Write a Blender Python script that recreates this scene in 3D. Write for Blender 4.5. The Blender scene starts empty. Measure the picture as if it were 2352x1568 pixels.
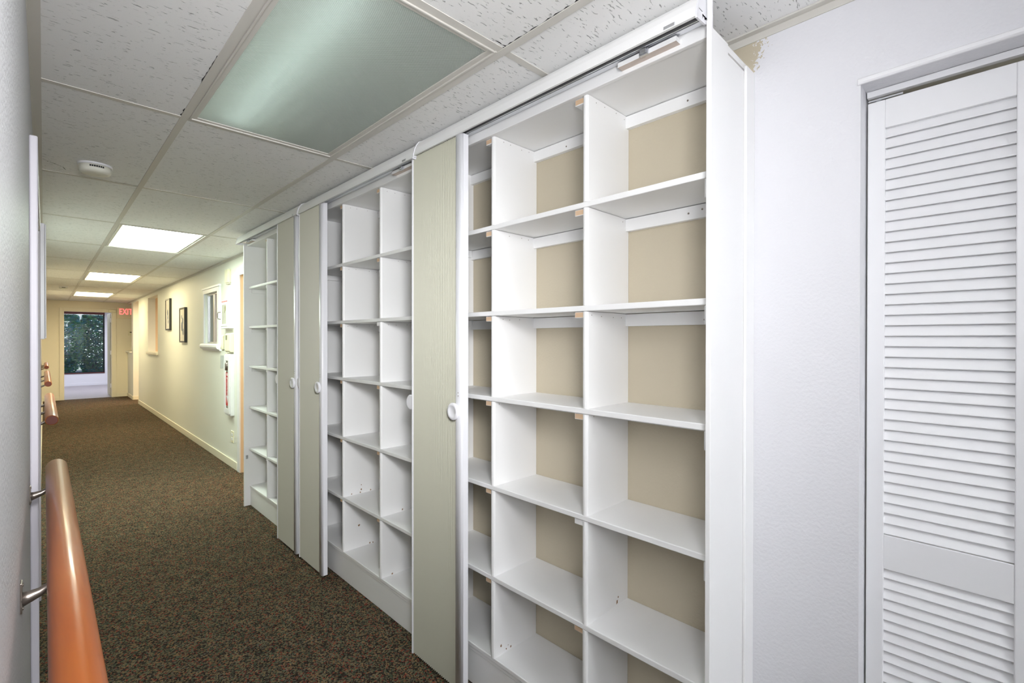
import bpy, bmesh, math, random
from mathutils import Vector, Matrix, Euler
random.seed(7)
S = bpy.context.scene
C = S.collection

# ------------------------------------------------------------------ camera
YAW, PIT, ROL, HC, FPX = math.radians(44.3305), math.radians(-.2416), math.radians(.0595), 1.3984, 1101.16
fw = Vector((math.sin(YAW)*math.cos(PIT), math.cos(YAW)*math.cos(PIT), math.sin(PIT)))
rt = Vector((math.cos(YAW), -math.sin(YAW), 0)); up = rt.cross(fw)
rt, up = rt*math.cos(ROL)+up*math.sin(ROL), up*math.cos(ROL)-rt*math.sin(ROL)
cd = bpy.data.cameras.new('camera'); cam = bpy.data.objects.new('camera', cd); C.objects.link(cam)
cd.sensor_width = 36; cd.lens = FPX/2352*36; cd.clip_start = .01
M = Matrix((rt, up, -fw)).transposed().to_4x4(); M.translation = (0, 0, HC)
cam.matrix_world = M
S.camera = cam

# ------------------------------------------------------------------ world, exposure, large lights
S.view_settings.view_transform = 'Standard'; S.view_settings.look = 'None'
S.view_settings.gamma = 1; S.view_settings.use_curve_mapping = False
S.view_settings.exposure = 0.86
W = bpy.data.worlds.new('sky'); S.world = W; W.use_nodes = True
nt = W.node_tree; sky = nt.nodes.new('ShaderNodeTexSky'); sky.sky_type = 'HOSEK_WILKIE'; sky.turbidity = 3
sky.sun_direction = (-.6, -.5, .6)
nt.links.new(sky.outputs[0], nt.nodes['Background'].inputs[0]); nt.nodes['Background'].inputs[1].default_value = 5

def area(name, loc, target, power, col, sx, sy=None, spread=180):
    l = bpy.data.lights.new(name, 'AREA'); l.energy = power; l.color = col
    l.shape = 'RECTANGLE'; l.size = sx; l.size_y = sy or sx; l.spread = math.radians(spread)
    o = bpy.data.objects.new(name, l); C.objects.link(o); o.location = loc
    o.rotation_euler = (Vector(target)-Vector(loc)).to_track_quat('-Z', 'Y').to_euler(); return o
area('camera_flash', (.13, -.12, 1.74), (.88, 2.5, 1.96), 9.0, (.98, .985, 1.0), .32, .80, 155)
area('cabinet_fill_light', (.12, .05, 1.85), (.9, 3.0, 1.05), 3.3, (.98, .985, 1.0), .3, .3, 75)  # added fill light that lifts the middle and far cabinets
area('side_room_fill_near', (2.6, 5.0, 2.2), (2.6, 5.0, 0), 14, (1, .80, .58), .8)  # unseen fill, added to light the room behind the doorway
area('side_room_fill_mid', (2.5, 9.4, 2.2), (2.5, 9.4, 0), 42, (1, .80, .56), 1)  # unseen fill, added for the room behind the pass-through openings
area('side_room_fill_far', (2.4, 13.2, 2.2), (2.4, 13.2, 0), 26, (1, .80, .56), .8)  # unseen fill, added for the side passage near the end
area('end_room_daylight_fill', (.9, 17.2, 2.24), (.9, 17.2, 0), 44, (.86, .90, 1.0), 1.4)  # added fill under the ceiling, stands in for the room's daylight

# ------------------------------------------------------------------ materials
def mat(name, col, rough=.5, metal=0, bump=None, spec=.5):
    m = bpy.data.materials.new(name); m.use_nodes = True
    b = m.node_tree.nodes['Principled BSDF']
    b.inputs['Base Color'].default_value = (*col, 1); b.inputs['Roughness'].default_value = rough
    b.inputs['Metallic'].default_value = metal; b.inputs['Specular IOR Level'].default_value = spec
    n, l = m.node_tree.nodes, m.node_tree.links
    if bump:
        sc, st, dist = bump
        tc = n.new('ShaderNodeTexCoord'); nz = n.new('ShaderNodeTexNoise'); bp = n.new('ShaderNodeBump')
        nz.inputs['Scale'].default_value = sc; nz.inputs['Detail'].default_value = 3
        bp.inputs['Strength'].default_value = st; bp.inputs['Distance'].default_value = dist
        l.new(tc.outputs['Object'], nz.inputs['Vector']); l.new(nz.outputs['Fac'], bp.inputs['Height']); l.new(bp.outputs[0], b.inputs['Normal'])
    return m
def srgb(r, g, b):
    f = lambda v: (v/255/12.92) if v/255 <= .04045 else ((v/255+.055)/1.055)**2.4
    return (f(r), f(g), f(b))
def emis(name, col, s):
    m = bpy.data.materials.new(name); m.use_nodes = True
    b = m.node_tree.nodes['Principled BSDF']; b.inputs['Base Color'].default_value = (.8, .8, .8, 1)
    b.inputs['Emission Color'].default_value = (*col, 1); b.inputs['Emission Strength'].default_value = s
    return m
M_cab = mat('white_cabinet_paint', srgb(245, 245, 245), .42, bump=(60, .06, .002))
M_alu = mat('brushed_aluminium', (.72, .73, .76), .32, 1)
M_plast = mat('white_plastic', srgb(240, 240, 245), .32)
M_slot = mat('dark_slot', (.02, .02, .022), .7)
M_pleat = mat('beige_pleated_vinyl', srgb(188, 187, 170), .5)
M_wood = mat('bare_wood_end', srgb(214, 184, 152), .7, bump=(120, .2, .001))
M_trim = mat('white_trim_paint', srgb(240, 240, 242), .38, bump=(40, .05, .002))
M_lcas = mat('lavender_grey_casing_paint', srgb(206, 203, 211), .45)
M_ctrim = mat('cream_trim_paint', srgb(240, 234, 214), .4)
M_lwall = mat('left_wall_paint', srgb(196, 196, 199), .55, bump=(170, .5, .004))
M_peach = mat('peach_paint', srgb(238, 212, 178), .55, bump=(90, .2, .002))
M_cream = mat('cream_wall_paint', srgb(240, 233, 212), .55, bump=(90, .25, .003))
M_lav = mat('lavender_wall_paint', srgb(226, 224, 232), .55, bump=(90, .25, .003))
M_tee = mat('ceiling_tee_metal', srgb(212, 209, 202), .45)
M_steel = mat('brushed_nickel', srgb(150, 140, 132), .34, .9)
M_black = mat('black_frame_paint', (.018, .018, .016), .35)
M_red = mat('fire_red', srgb(190, 40, 35), .5)
M_blind = mat('dark_blind_slat', srgb(24, 26, 30), .5)
M_maroon = mat('maroon_blind_rail', srgb(90, 28, 22), .45)
M_beige = mat('aged_beige_plastic', srgb(232, 228, 200), .45)
M_paper = mat('picture_paper', srgb(226, 222, 210), .6)
M_ink = mat('picture_ink', srgb(120, 130, 145), .6)
M_dglass = mat('dark_tinted_glass', (.03, .03, .022), .12)
M_under = mat('bare_pinkish_wood', srgb(214, 200, 190), .7, bump=(120, .2, .001))
M_dcov = mat('detector_cover_plastic', srgb(238, 237, 226), .4)
M_endred = mat('rail_end_grain', srgb(112, 52, 38), .5)

def m_glass():
    m = bpy.data.materials.new('clear_glass'); m.use_nodes = True; n, l = m.node_tree.nodes, m.node_tree.links
    for x in list(n): n.remove(x)
    o = n.new('ShaderNodeOutputMaterial'); t = n.new('ShaderNodeBsdfTransparent'); g = n.new('ShaderNodeBsdfGlossy'); mx = n.new('ShaderNodeMixShader')
    g.inputs['Roughness'].default_value = .03; mx.inputs[0].default_value = .07
    l.new(t.outputs[0], mx.inputs[1]); l.new(g.outputs[0], mx.inputs[2]); l.new(mx.outputs[0], o.inputs[0]); return m
M_glass = m_glass()

def m_wall():
    """white orange-peel paint; unpainted tan where the wall lies behind the shelving"""
    m = mat('right_wall_paint', srgb(230, 230, 234), .5)
    n, l = m.node_tree.nodes, m.node_tree.links; b = n['Principled BSDF']
    g = n.new('ShaderNodeNewGeometry'); sp = n.new('ShaderNodeSeparateXYZ'); l.new(g.outputs['Position'], sp.inputs[0])
    nz = n.new('ShaderNodeTexNoise'); nz.inputs['Scale'].default_value = 140; nz.inputs['Detail'].default_value = 4; l.new(g.outputs['Position'], nz.inputs['Vector'])
    def mth(op, a, c, cl=False):
        x = n.new('ShaderNodeMath'); x.operation = op; x.use_clamp = cl
        for i, v in enumerate((a, c)):
            if isinstance(v, (int, float)): x.inputs[i].default_value = v
            else: l.new(v, x.inputs[i])
        return x.outputs[0]
    zt = mth('MULTIPLY', mth('SUBTRACT', sp.outputs['Z'], 2.14), 12, True)          # roller missed only the top corner
    edge = mth('SUBTRACT', .52, mth('MULTIPLY', zt, .032))
    e2 = mth('ADD', edge, mth('MULTIPLY', mth('SUBTRACT', nz.outputs['Fac'], .5), mth('MULTIPLY', zt, .15)))
    near = mth('GREATER_THAN', sp.outputs['Y'], e2); far = mth('LESS_THAN', sp.outputs['Y'], 4.45)
    k = mth('MULTIPLY', near, far)
    mx = n.new('ShaderNodeMix'); mx.data_type = 'RGBA'; l.new(k, mx.inputs[0])
    # slightly lighter, creamier tone further down the corridor
    k2 = mth('GREATER_THAN', sp.outputs['Y'], 4.5)
    mx0 = n.new('ShaderNodeMix'); mx0.data_type = 'RGBA'; l.new(k2, mx0.inputs[0])
    mx0.inputs[6].default_value = (*srgb(226, 226, 230), 1); mx0.inputs[7].default_value = (*srgb(236, 237, 228), 1)
    l.new(mx0.outputs[2], mx.inputs[6]); mx.inputs[7].default_value = (*srgb(197, 187, 165), 1)
    l.new(mx.outputs[2], b.inputs['Base Color'])
    n2 = n.new('ShaderNodeTexNoise'); n2.inputs['Scale'].default_value = 120; n2.inputs['Detail'].default_value = 3; l.new(g.outputs['Position'], n2.inputs['Vector'])
    bp = n.new('ShaderNodeBump'); bp.inputs['Strength'].default_value = .35; bp.inputs['Distance'].default_value = .003
    l.new(n2.outputs['Fac'], bp.inputs['Height']); l.new(bp.outputs[0], b.inputs['Normal'])
    return m
M_wall = m_wall()

def m_tile():
    m = mat('fissured_ceiling_tile', (.8, .8, .8), .8); n, l = m.node_tree.nodes, m.node_tree.links; b = n['Principled BSDF']
    g = n.new('ShaderNodeNewGeometry'); mp = n.new('ShaderNodeMapping'); mp.inputs['Scale'].default_value = (46, 185, 1); l.new(g.outputs['Position'], mp.inputs[0])
    wz = n.new('ShaderNodeTexNoise'); wz.inputs['Scale'].default_value = 45; wz.inputs['Detail'].default_value = 2; l.new(g.outputs['Position'], wz.inputs['Vector'])
    add = n.new('ShaderNodeVectorMath'); add.operation = 'MULTIPLY_ADD'; add.inputs[1].default_value = (2.0, 2.4, 0); l.new(wz.outputs['Color'], add.inputs[0]); l.new(mp.outputs[0], add.inputs[2])
    nz = n.new('ShaderNodeTexNoise'); nz.inputs['Scale'].default_value = 1; nz.inputs['Detail'].default_value = 1.2; l.new(add.outputs[0], nz.inputs['Vector'])
    rp = n.new('ShaderNodeValToRGB'); rp.color_ramp.elements[0].position = .645; rp.color_ramp.elements[1].position = .73
    l.new(nz.outputs['Fac'], rp.inputs[0])
    mx = n.new('ShaderNodeMix'); mx.data_type = 'RGBA'; l.new(rp.outputs[0], mx.inputs[0])
    mx.inputs[6].default_value = (*srgb(242, 242, 241), 1); mx.inputs[7].default_value = (*srgb(172, 172, 171), 1)
    l.new(mx.outputs[2], b.inputs['Base Color'])
    fz = n.new('ShaderNodeTexNoise'); fz.inputs['Scale'].default_value = 260; l.new(g.outputs['Position'], fz.inputs['Vector'])
    sb = n.new('ShaderNodeMath'); sb.operation = 'MULTIPLY_ADD'; sb.inputs[1].default_value = .25; l.new(fz.outputs['Fac'], sb.inputs[0])
    iv = n.new('ShaderNodeMath'); iv.operation = 'SUBTRACT'; iv.inputs[0].default_value = 1; l.new(rp.outputs[0], iv.inputs[1]); l.new(iv.outputs[0], sb.inputs[2])
    bp = n.new('ShaderNodeBump'); bp.inputs['Strength'].default_value = .6; bp.inputs['Distance'].default_value = .003
    l.new(sb.outputs[0], bp.inputs['Height']); l.new(bp.outputs[0], b.inputs['Normal']); return m
M_tile = m_tile()

def m_carpet():
    m = mat('flecked_loop_carpet', (.1, .08, .06), .95, spec=.1); n, l = m.node_tree.nodes, m.node_tree.links; b = n['Principled BSDF']
    g = n.new('ShaderNodeNewGeometry')
    vo = n.new('ShaderNodeTexVoronoi'); vo.inputs['Scale'].default_value = 165; l.new(g.outputs['Position'], vo.inputs['Vector'])
    sp = n.new('ShaderNodeSeparateColor'); l.new(vo.outputs['Color'], sp.inputs[0])
    rp = n.new('ShaderNodeValToRGB'); cr = rp.color_ramp; cr.interpolation = 'CONSTANT'
    cols = [(0, (64, 56, 49)), (.26, (116, 104, 82)), (.44, (82, 90, 72)), (.60, (46, 40, 36)), (.74, (136, 110, 80)), (.86, (134, 66, 54)), (.94, (102, 98, 88))]
    cr.elements[0].position = 0; cr.elements[0].color = (*srgb(*cols[0][1]), 1); cr.elements[1].position = cols[1][0]; cr.elements[1].color = (*srgb(*cols[1][1]), 1)
    for p, c in cols[2:]:
        e = cr.elements.new(p); e.color = (*srgb(*c), 1)
    l.new(sp.outputs[0], rp.inputs[0])
    nz = n.new('ShaderNodeTexNoise'); nz.inputs['Scale'].default_value = 14; nz.inputs['Detail'].default_value = 4; l.new(g.outputs['Position'], nz.inputs['Vector'])
    mr = n.new('ShaderNodeMapRange'); mr.inputs[1].default_value = .3; mr.inputs[2].default_value = .7; mr.inputs[3].default_value = .66; mr.inputs[4].default_value = 1.04; l.new(nz.outputs['Fac'], mr.inputs[0])
    mx = n.new('ShaderNodeMix'); mx.data_type = 'RGBA'; mx.blend_type = 'MULTIPLY'; mx.inputs[0].default_value = 1
    l.new(rp.outputs[0], mx.inputs[6]); l.new(mr.outputs[0], mx.inputs[7]); l.new(mx.outputs[2], b.inputs['Base Color'])
    bp = n.new('ShaderNodeBump'); bp.inputs['Strength'].default_value = .8; bp.inputs['Distance'].default_value = .004; bp.invert = True
    l.new(vo.outputs['Distance'], bp.inputs['Height']); l.new(bp.outputs[0], b.inputs['Normal']); return m
M_carpet = m_carpet()

def m_railwood():
    m = mat('orange_varnished_wood', srgb(205, 128, 66), .34); n, l = m.node_tree.nodes, m.node_tree.links; b = n['Principled BSDF']
    tc = n.new('ShaderNodeTexCoord'); mp = n.new('ShaderNodeMapping'); mp.inputs['Scale'].default_value = (30, 1.6, 30); l.new(tc.outputs['Object'], mp.inputs[0])
    nz = n.new('ShaderNodeTexNoise'); nz.inputs['Scale'].default_value = 1.5; nz.inputs['Detail'].default_value = 6; nz.inputs['Distortion'].default_value = .6; l.new(mp.outputs[0], nz.inputs['Vector'])
    rp = n.new('ShaderNodeValToRGB'); rp.color_ramp.elements[0].position = .3; rp.color_ramp.elements[1].position = .75
    rp.color_ramp.elements[0].color = (*srgb(178, 99, 38), 1); rp.color_ramp.elements[1].color = (*srgb(152, 70, 20), 1)
    l.new(nz.outputs['Fac'], rp.inputs[0]); l.new(rp.outputs[0], b.inputs['Base Color']); b.inputs['Coat Weight'].default_value = .2; b.inputs['Coat Roughness'].default_value = .12
    return m
M_rail = m_railwood()

def m_vinyl():
    m = mat('grey_plank_vinyl', srgb(196, 190, 190), .35); n, l = m.node_tree.nodes, m.node_tree.links; b = n['Principled BSDF']
    g = n.new('ShaderNodeNewGeometry'); mp = n.new('ShaderNodeMapping'); mp.inputs['Scale'].default_value = (1.2, 9, 1); l.new(g.outputs['Position'], mp.inputs[0])
    nz = n.new('ShaderNodeTexNoise'); nz.inputs['Scale'].default_value = 3; nz.inputs['Detail'].default_value = 5; l.new(mp.outputs[0], nz.inputs['Vector'])
    rp = n.new('ShaderNodeValToRGB'); rp.color_ramp.elements[0].color = (*srgb(132, 122, 124), 1); rp.color_ramp.elements[1].color = (*srgb(186, 178, 182), 1)
    l.new(nz.outputs['Fac'], rp.inputs[0]); l.new(rp.outputs[0], b.inputs['Base Color']); return m
M_vinyl = m_vinyl()

def m_diffuser():
    """unlit prismatic acrylic panel: pyramids in the bump, light scatters through from the added glow tube above"""
    m = bpy.data.materials.new('prismatic_acrylic'); m.use_nodes = True; n, l = m.node_tree.nodes, m.node_tree.links
    for x in list(n): n.remove(x)
    o = n.new('ShaderNodeOutputMaterial'); d = n.new('ShaderNodeBsdfDiffuse'); t = n.new('ShaderNodeBsdfTranslucent'); gl = n.new('ShaderNodeBsdfGlossy')
    d.inputs[0].default_value = (*srgb(196, 200, 196), 1); t.inputs[0].default_value = (.82, .88, .86, 1); gl.inputs['Roughness'].default_value = .38; gl.inputs[0].default_value = (.8, .84, .82, 1)
    g = n.new('ShaderNodeNewGeometry'); mp = n.new('ShaderNodeMapping'); mp.inputs['Rotation'].default_value = (0, 0, math.radians(45)); mp.inputs['Scale'].default_value = (1250, 1250, 1250); l.new(g.outputs['Position'], mp.inputs[0])
    sp = n.new('ShaderNodeSeparateXYZ'); l.new(mp.outputs[0], sp.inputs[0])
    def mth(op, a, c=None):
        x = n.new('ShaderNodeMath'); x.operation = op
        for i, v in enumerate((a, c)):
            if v is None: continue
            if isinstance(v, (int, float)): x.inputs[i].default_value = v
            else: l.new(v, x.inputs[i])
        return x.outputs[0]
    h = mth('ADD', mth('SINE', sp.outputs[0]), mth('SINE', sp.outputs[1]))
    bp = n.new('ShaderNodeBump'); bp.inputs['Strength'].default_value = .35; bp.inputs['Distance'].default_value = .001; l.new(h, bp.inputs['Height'])
    for s in (d, gl, t): l.new(bp.outputs[0], s.inputs['Normal'])
    a = n.new('ShaderNodeMixShader'); a.inputs[0].default_value = .45; l.new(d.outputs[0], a.inputs[1]); l.new(t.outputs[0], a.inputs[2])
    c = n.new('ShaderNodeMixShader'); c.inputs[0].default_value = .16; l.new(a.outputs[0], c.inputs[1]); l.new(gl.outputs[0], c.inputs[2])
    l.new(c.outputs[0], o.inputs[0]); return m
M_diff = m_diffuser()
M_lit = [emis('lit_panel_cool_white', (.86, 1.0, .84), 13.5), emis('lit_panel_warm_white', (1, .87, .54), 10.5), emis('lit_panel_warmer_white', (1, .86, .50), 11)]
M_back = emis('lit_panel_white', (.95, .98, 1), 14)
M_tube = emis('added_glow_tube', (.90, 1, .97), 5.6)  # added glow, gives the unlit panel its teal gradient
M_exit = emis('exit_letters', (1, .10, .10), 1.6); M_exit.node_tree.nodes['Principled BSDF'].inputs['Base Color'].default_value = (.8, .05, .05, 1)

# ------------------------------------------------------------------ mesh helpers (world coordinates; part origins sit at their thing's base)
def box(bm, x0, x1, y0, y1, z0, z1, mi=0):
    vs = [bm.verts.new(p) for p in ((x0, y0, z0), (x1, y0, z0), (x1, y1, z0), (x0, y1, z0), (x0, y0, z1), (x1, y0, z1), (x1, y1, z1), (x0, y1, z1))]
    out = []
    for f in ((0, 3, 2, 1), (4, 5, 6, 7), (0, 1, 5, 4), (1, 2, 6, 5), (2, 3, 7, 6), (3, 0, 4, 7)):
        fc = bm.faces.new([vs[i] for i in f]); fc.material_index = mi; out.append(fc)
    return out
def prism(bm, prof, axis, a, b, mi=0, smooth=False):
    """extrude a closed 2-D outline along axis 'x','y','z' from a to b (outline in the two other axes in order)"""
    def P(p, t): return {'x': (t, p[0], p[1]), 'y': (p[0], t, p[1]), 'z': (p[0], p[1], t)}[axis]
    A = [bm.verts.new(P(p, a)) for p in prof]; B = [bm.verts.new(P(p, b)) for p in prof]; n = len(prof)
    for i in range(n):
        f = bm.faces.new((A[i], A[(i+1) % n], B[(i+1) % n], B[i])); f.material_index = mi; f.smooth = smooth
    for f in (bm.faces.new(A[::-1]), bm.faces.new(B)): f.material_index = mi
def tube(bm, pts, radii, n=12, mi=0, cap=True):
    pts = [Vector(p) for p in pts]; rings = []
    if isinstance(radii, (int, float)): radii = [radii]*len(pts)
    for i, p in enumerate(pts):
        d = (pts[min(i+1, len(pts)-1)]-pts[max(i-1, 0)]).normalized()
        a = d.orthogonal().normalized() if abs(d.z) > .95 else Vector((0, 0, 1)).cross(d).normalized(); b = d.cross(a)
        rings.append([bm.verts.new(p+(a*math.cos(2*math.pi*k/n)+b*math.sin(2*math.pi*k/n))*radii[i]) for k in range(n)])
    for r0, r1 in zip(rings, rings[1:]):
        for k in range(n):
            f = bm.faces.new((r0[k], r0[(k+1) % n], r1[(k+1) % n], r1[k])); f.smooth = True; f.material_index = mi
    if cap:
        for r in (rings[0][::-1], rings[-1]):
            f = bm.faces.new(r); f.material_index = mi
def lathe(bm, c, axis, prof, n=28, mi=0):
    """prof: (offset along axis, radius)"""
    c = Vector(c); ax = Vector(axis).normalized(); a = ax.orthogonal().normalized(); b = ax.cross(a); rings = []
    for t, r in prof: rings.append([bm.verts.new(c+ax*t+(a*math.cos(2*math.pi*k/n)+b*math.sin(2*math.pi*k/n))*r) for k in range(n)])
    for r0, r1 in zip(rings, rings[1:]):
        for k in range(n):
            f = bm.faces.new((r0[k], r0[(k+1) % n], r1[(k+1) % n], r1[k])); f.smooth = True; f.material_index = mi
    for r in (rings[0][::-1], rings[-1]):
        f = bm.faces.new(r); f.material_index = mi
def base(o):
    v = Vector((0, 0, 0))
    while o: v += o.location; o = o.parent
    return v
def obj(name, bm, mats, parent=None, bev=0, origin=None, seg=2):
    bmesh.ops.recalc_face_normals(bm, faces=bm.faces)
    off = base(parent) if parent else Vector(origin or (0, 0, 0))
    for v in bm.verts: v.co -= off
    me = bpy.data.meshes.new(name); bm.to_mesh(me); bm.free()
    for m in (mats if isinstance(mats, (list, tuple)) else [mats]): me.materials.append(m)
    o = bpy.data.objects.new(name, me); C.objects.link(o)
    if parent: o.parent = parent
    elif origin: o.location = origin
    if bev:
        md = o.modifiers.new('bevel', 'BEVEL'); md.width = bev; md.segments = seg; md.limit_method = 'ANGLE'; md.angle_limit = math.radians(50)
    return o
def tag(o, label, cat, group=None):
    o['label'] = label; o['category'] = cat
    if group: o['group'] = group
    return o
def thing(name, loc, label, cat, group=None):
    o = bpy.data.objects.new(name, None); o.empty_display_size = .05; C.objects.link(o); o.location = loc; return tag(o, label, cat, group)
def bx(name, dims, m, parent=None, bev=0, origin=None):
    bm = bmesh.new(); box(bm, *dims); return obj(name, bm, m, parent, bev, origin)
def struct(name, bm, m, label=None, parent=None, bev=0):
    o = obj(name, bm, m, parent, bev)
    if not parent: o['kind'] = 'structure'
    if label: o['label'] = label
    return o
def text(name, s, size, m, parent, loc, rot, sx=1, ext=.0008):
    c = bpy.data.curves.new(name, 'FONT'); c.body = s; c.size = size; c.extrude = ext; c.align_x = 'CENTER'; c.align_y = 'CENTER'
    c.materials.append(m); o = bpy.data.objects.new(name, c); C.objects.link(o); o.parent = parent
    bpy.context.view_layer.update()
    me = bpy.data.meshes.new_from_object(o.evaluated_get(bpy.context.evaluated_depsgraph_get())); bpy.data.objects.remove(o)
    R = rot if isinstance(rot, Matrix) else Euler(rot).to_matrix()
    for v in me.vertices: v.co = R @ Vector((v.co.x*sx, v.co.y, v.co.z)) + Vector(loc) - base(parent)
    o = bpy.data.objects.new(name, me); C.objects.link(o); o.parent = parent; return o

# ------------------------------------------------------------------ room shell
XL, XR, WT, ZC = -.031, 1.474, .12, 2.281
YB, YE, YW = -3.2, 15.0, 19.3
XA, XB, Y0, TY = .4038, 1.0134, 2.2955, 1.2192
def wall_y(bm, x0, x1, y0, y1, z0, z1, holes):
    """wall slab along Y with rectangular openings (ya, yb, za, zb)"""
    ys = sorted({y0, y1, *[h[0] for h in holes], *[h[1] for h in holes]})
    for a, b in zip(ys, ys[1:]):
        hs = [h for h in holes if h[0] < (a+b)/2 < h[1]]
        if not hs: box(bm, x0, x1, a, b, z0, z1); continue
        h = hs[0]
        if h[2] > z0: box(bm, x0, x1, a, b, z0, h[2])
        if h[3] < z1: box(bm, x0, x1, a, b, h[3], z1)
def wall_x(bm, y0, y1, x0, x1, z0, z1, holes):
    xs = sorted({x0, x1, *[h[0] for h in holes], *[h[1] for h in holes]})
    for a, b in zip(xs, xs[1:]):
        hs = [h for h in holes if h[0] < (a+b)/2 < h[1]]
        if not hs: box(bm, a, b, y0, y1, z0, z1); continue
        h = hs[0]
        if h[2] > z0: box(bm, a, b, y0, y1, z0, h[2])
        if h[3] < z1: box(bm, a, b, y0, y1, h[3], z1)
DJ = .2525                                                          # far jamb of the bifold closet
ZD = 2.0425
bm = bmesh.new()
wall_y(bm, XR, XR+WT, YB, YE, 0, 2.36, [(-.98, DJ, 0, ZD), (4.70, 5.59, 0, 2.085), (6.46, 7.10, 1.345, 1.965), (10.66, 11.79, 1.15, 2.205), (13.1, 14.0, 0, 2.23), (14.25, YE, 1.10, 2.24)])
struct('wall_right', bm, M_wall)
bm = bmesh.new(); box(bm, XL-WT, XL, YB, YE, 0, 2.36); struct('wall_left', bm, M_lwall)
bm = bmesh.new(); wall_x(bm, YE, YE+WT, XL-WT, 4.2, 0, 2.36, [(.32, 1.186, 0, 2.047)]); struct('wall_end', bm, M_cream)
bm = bmesh.new(); box(bm, XL-WT, XR+WT, YB-WT, YB, 0, 2.36); struct('wall_back', bm, M_wall)
bm = bmesh.new(); box(bm, XL-WT, 4.2, YB-WT, YE+.06, -.08, 0); struct('floor', bm, M_carpet)
bm = bmesh.new(); box(bm, -1.6, 4.2, YE+.06, YW+WT, -.08, -.001); struct('floor_end_room', bm, M_vinyl)
# closet behind the louvred door
bm = bmesh.new(); box(bm, 2.15, 2.2, -1.1, .36, 0, 2.36); box(bm, XR+WT, 2.15, -1.1, -1.05, 0, 2.36); box(bm, XR+WT, 2.15, .31, .36, 0, 2.36); struct('wall_closet', bm, M_cream)
# rooms beside the corridor, seen through its openings
bm = bmesh.new()
box(bm, 4.1, 4.2, 4.2, YE, 0, 2.36); box(bm, XR+WT, 4.1, 4.1, 4.2, 0, 2.36)
box(bm, XR+WT, 4.1, 5.9, 6.0, 0, 2.36); box(bm, XR+WT, 4.1, 11.80, 11.9, 0, 2.36); box(bm, XR+WT, 4.1, 14.0, 14.1, 0, 2.36)
struct('wall_side_rooms', bm, M_peach)
# room behind the corridor's end
WX0, WX1, WZ0, WZ1 = .20, 1.345, .355, 2.225
bm = bmesh.new(); wall_x(bm, YW, YW+WT, -1.6, 4.2, 0, 2.36, [(WX0, WX1, WZ0, WZ1)])
box(bm, -1.7, -1.6, YE+WT, YW+WT, 0, 2.36); box(bm, 4.2, 4.3, YE, YW+WT, 0, 2.36); struct('wall_end_room', bm, M_lav)
bm = bmesh.new(); box(bm, -1.6, WX0-.0, YW-.012, YW, 0, .07); box(bm, WX0, 4.2, YW-.012, YW, 0, .07); struct('baseboard_end_room', bm, M_lav)

# ceiling: lay-in tiles, with real tee bars below them
bm = bmesh.new()
LX = [(XL, XA), (XA, XB), (XB, XR)]
lights_k = (-4, -1, 2, 5, 8)
k = -5
while Y0+TY*k < YE:
    y0, y1 = max(Y0+TY*k, YB), min(Y0+TY*(k+1), YE)
    for i, (a, b) in enumerate(LX):
        if i == 1 and k+0 in lights_k: continue
        box(bm, a, b, y0, y1, ZC+.0035, ZC+.02)
    k += 1
box(bm, XR, 4.2, YB, YE, ZC+.0035, ZC+.02); box(bm, -1.7, 4.2, YE, YW+WT, ZC+.0035, ZC+.02)
ceil = struct('ceiling', bm, M_tile)
bm = bmesh.new(); hw = .0125
for x in (XA, XB): box(bm, x-hw, x+hw, YB, YE, ZC, ZC+.008)
k = -4
while Y0+TY*k < YE-.1:
    y = Y0+TY*k
    for a, b in ((XL, XA-hw), (XA+hw, XB-hw), (XB+hw, XR)): box(bm, a, b, y-hw, y+hw, ZC+.0015, ZC+.008)
    k += 1
struct('ceiling_grid', bm, M_tee, parent=ceil)
bm = bmesh.new(); box(bm, XL, -.004, YB, YE, ZC-.002, ZC+.003); box(bm, XL, XL+.002, YB, YE, ZC-.024, ZC)
box(bm, XR-.022, XR, YB, YE, ZC-.002, ZC+.003); box(bm, XR-.003, XR, YB, YE, ZC-.022, ZC); box(bm, XL, XR, YE-.022, YE, ZC-.002, ZC+.003)
struct('wall_angle', bm, M_tee, parent=ceil)
# broken tile edges: dark gaps along the tees
bm = bmesh.new()
def ragged(bm, p, q, w, n, z=ZC+.0030):
    p, q = Vector(p), Vector(q); d = (q-p); nrm = Vector((-d.y, d.x)).normalized()
    prev = None
    for i in range(n+1):
        t = i/n; c = p+d*t; ww = w*random.choice((.05, .2, .3, .5, .6, 1.0))
        a = bm.verts.new((c.x, c.y, z)); b = bm.verts.new((c.x+nrm.x*ww, c.y+nrm.y*ww, z))
        if prev: bm.faces.new((prev[0], a, b, prev[1]))
        prev = (a, b)
ragged(bm, (XB-hw, .74), (XB-hw, 1.07), .007, 26); ragged(bm, (XB-hw, 1.055), (XB-.07, 1.055), .006, 8)
ragged(bm, (XA-hw, 1.72), (XA-hw, 1.95), .004, 12); ragged(bm, (XA-hw, 2.20), (XA-hw, 2.28), .005, 8)
ragged(bm, (.27, Y0+TY-hw), (XA-hw, Y0+TY-hw), -.008, 10)
pts = [(.0, 3.30), (.02, 3.33), (.04, 3.345), (.06, 3.37), (.075, 3.385), (.085, 3.43)]
for a, b in zip(pts, pts[1:]): ragged(bm, a, b, .006, 5)
struct('chipped_tile_edge', bm, M_slot, parent=ceil)
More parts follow.
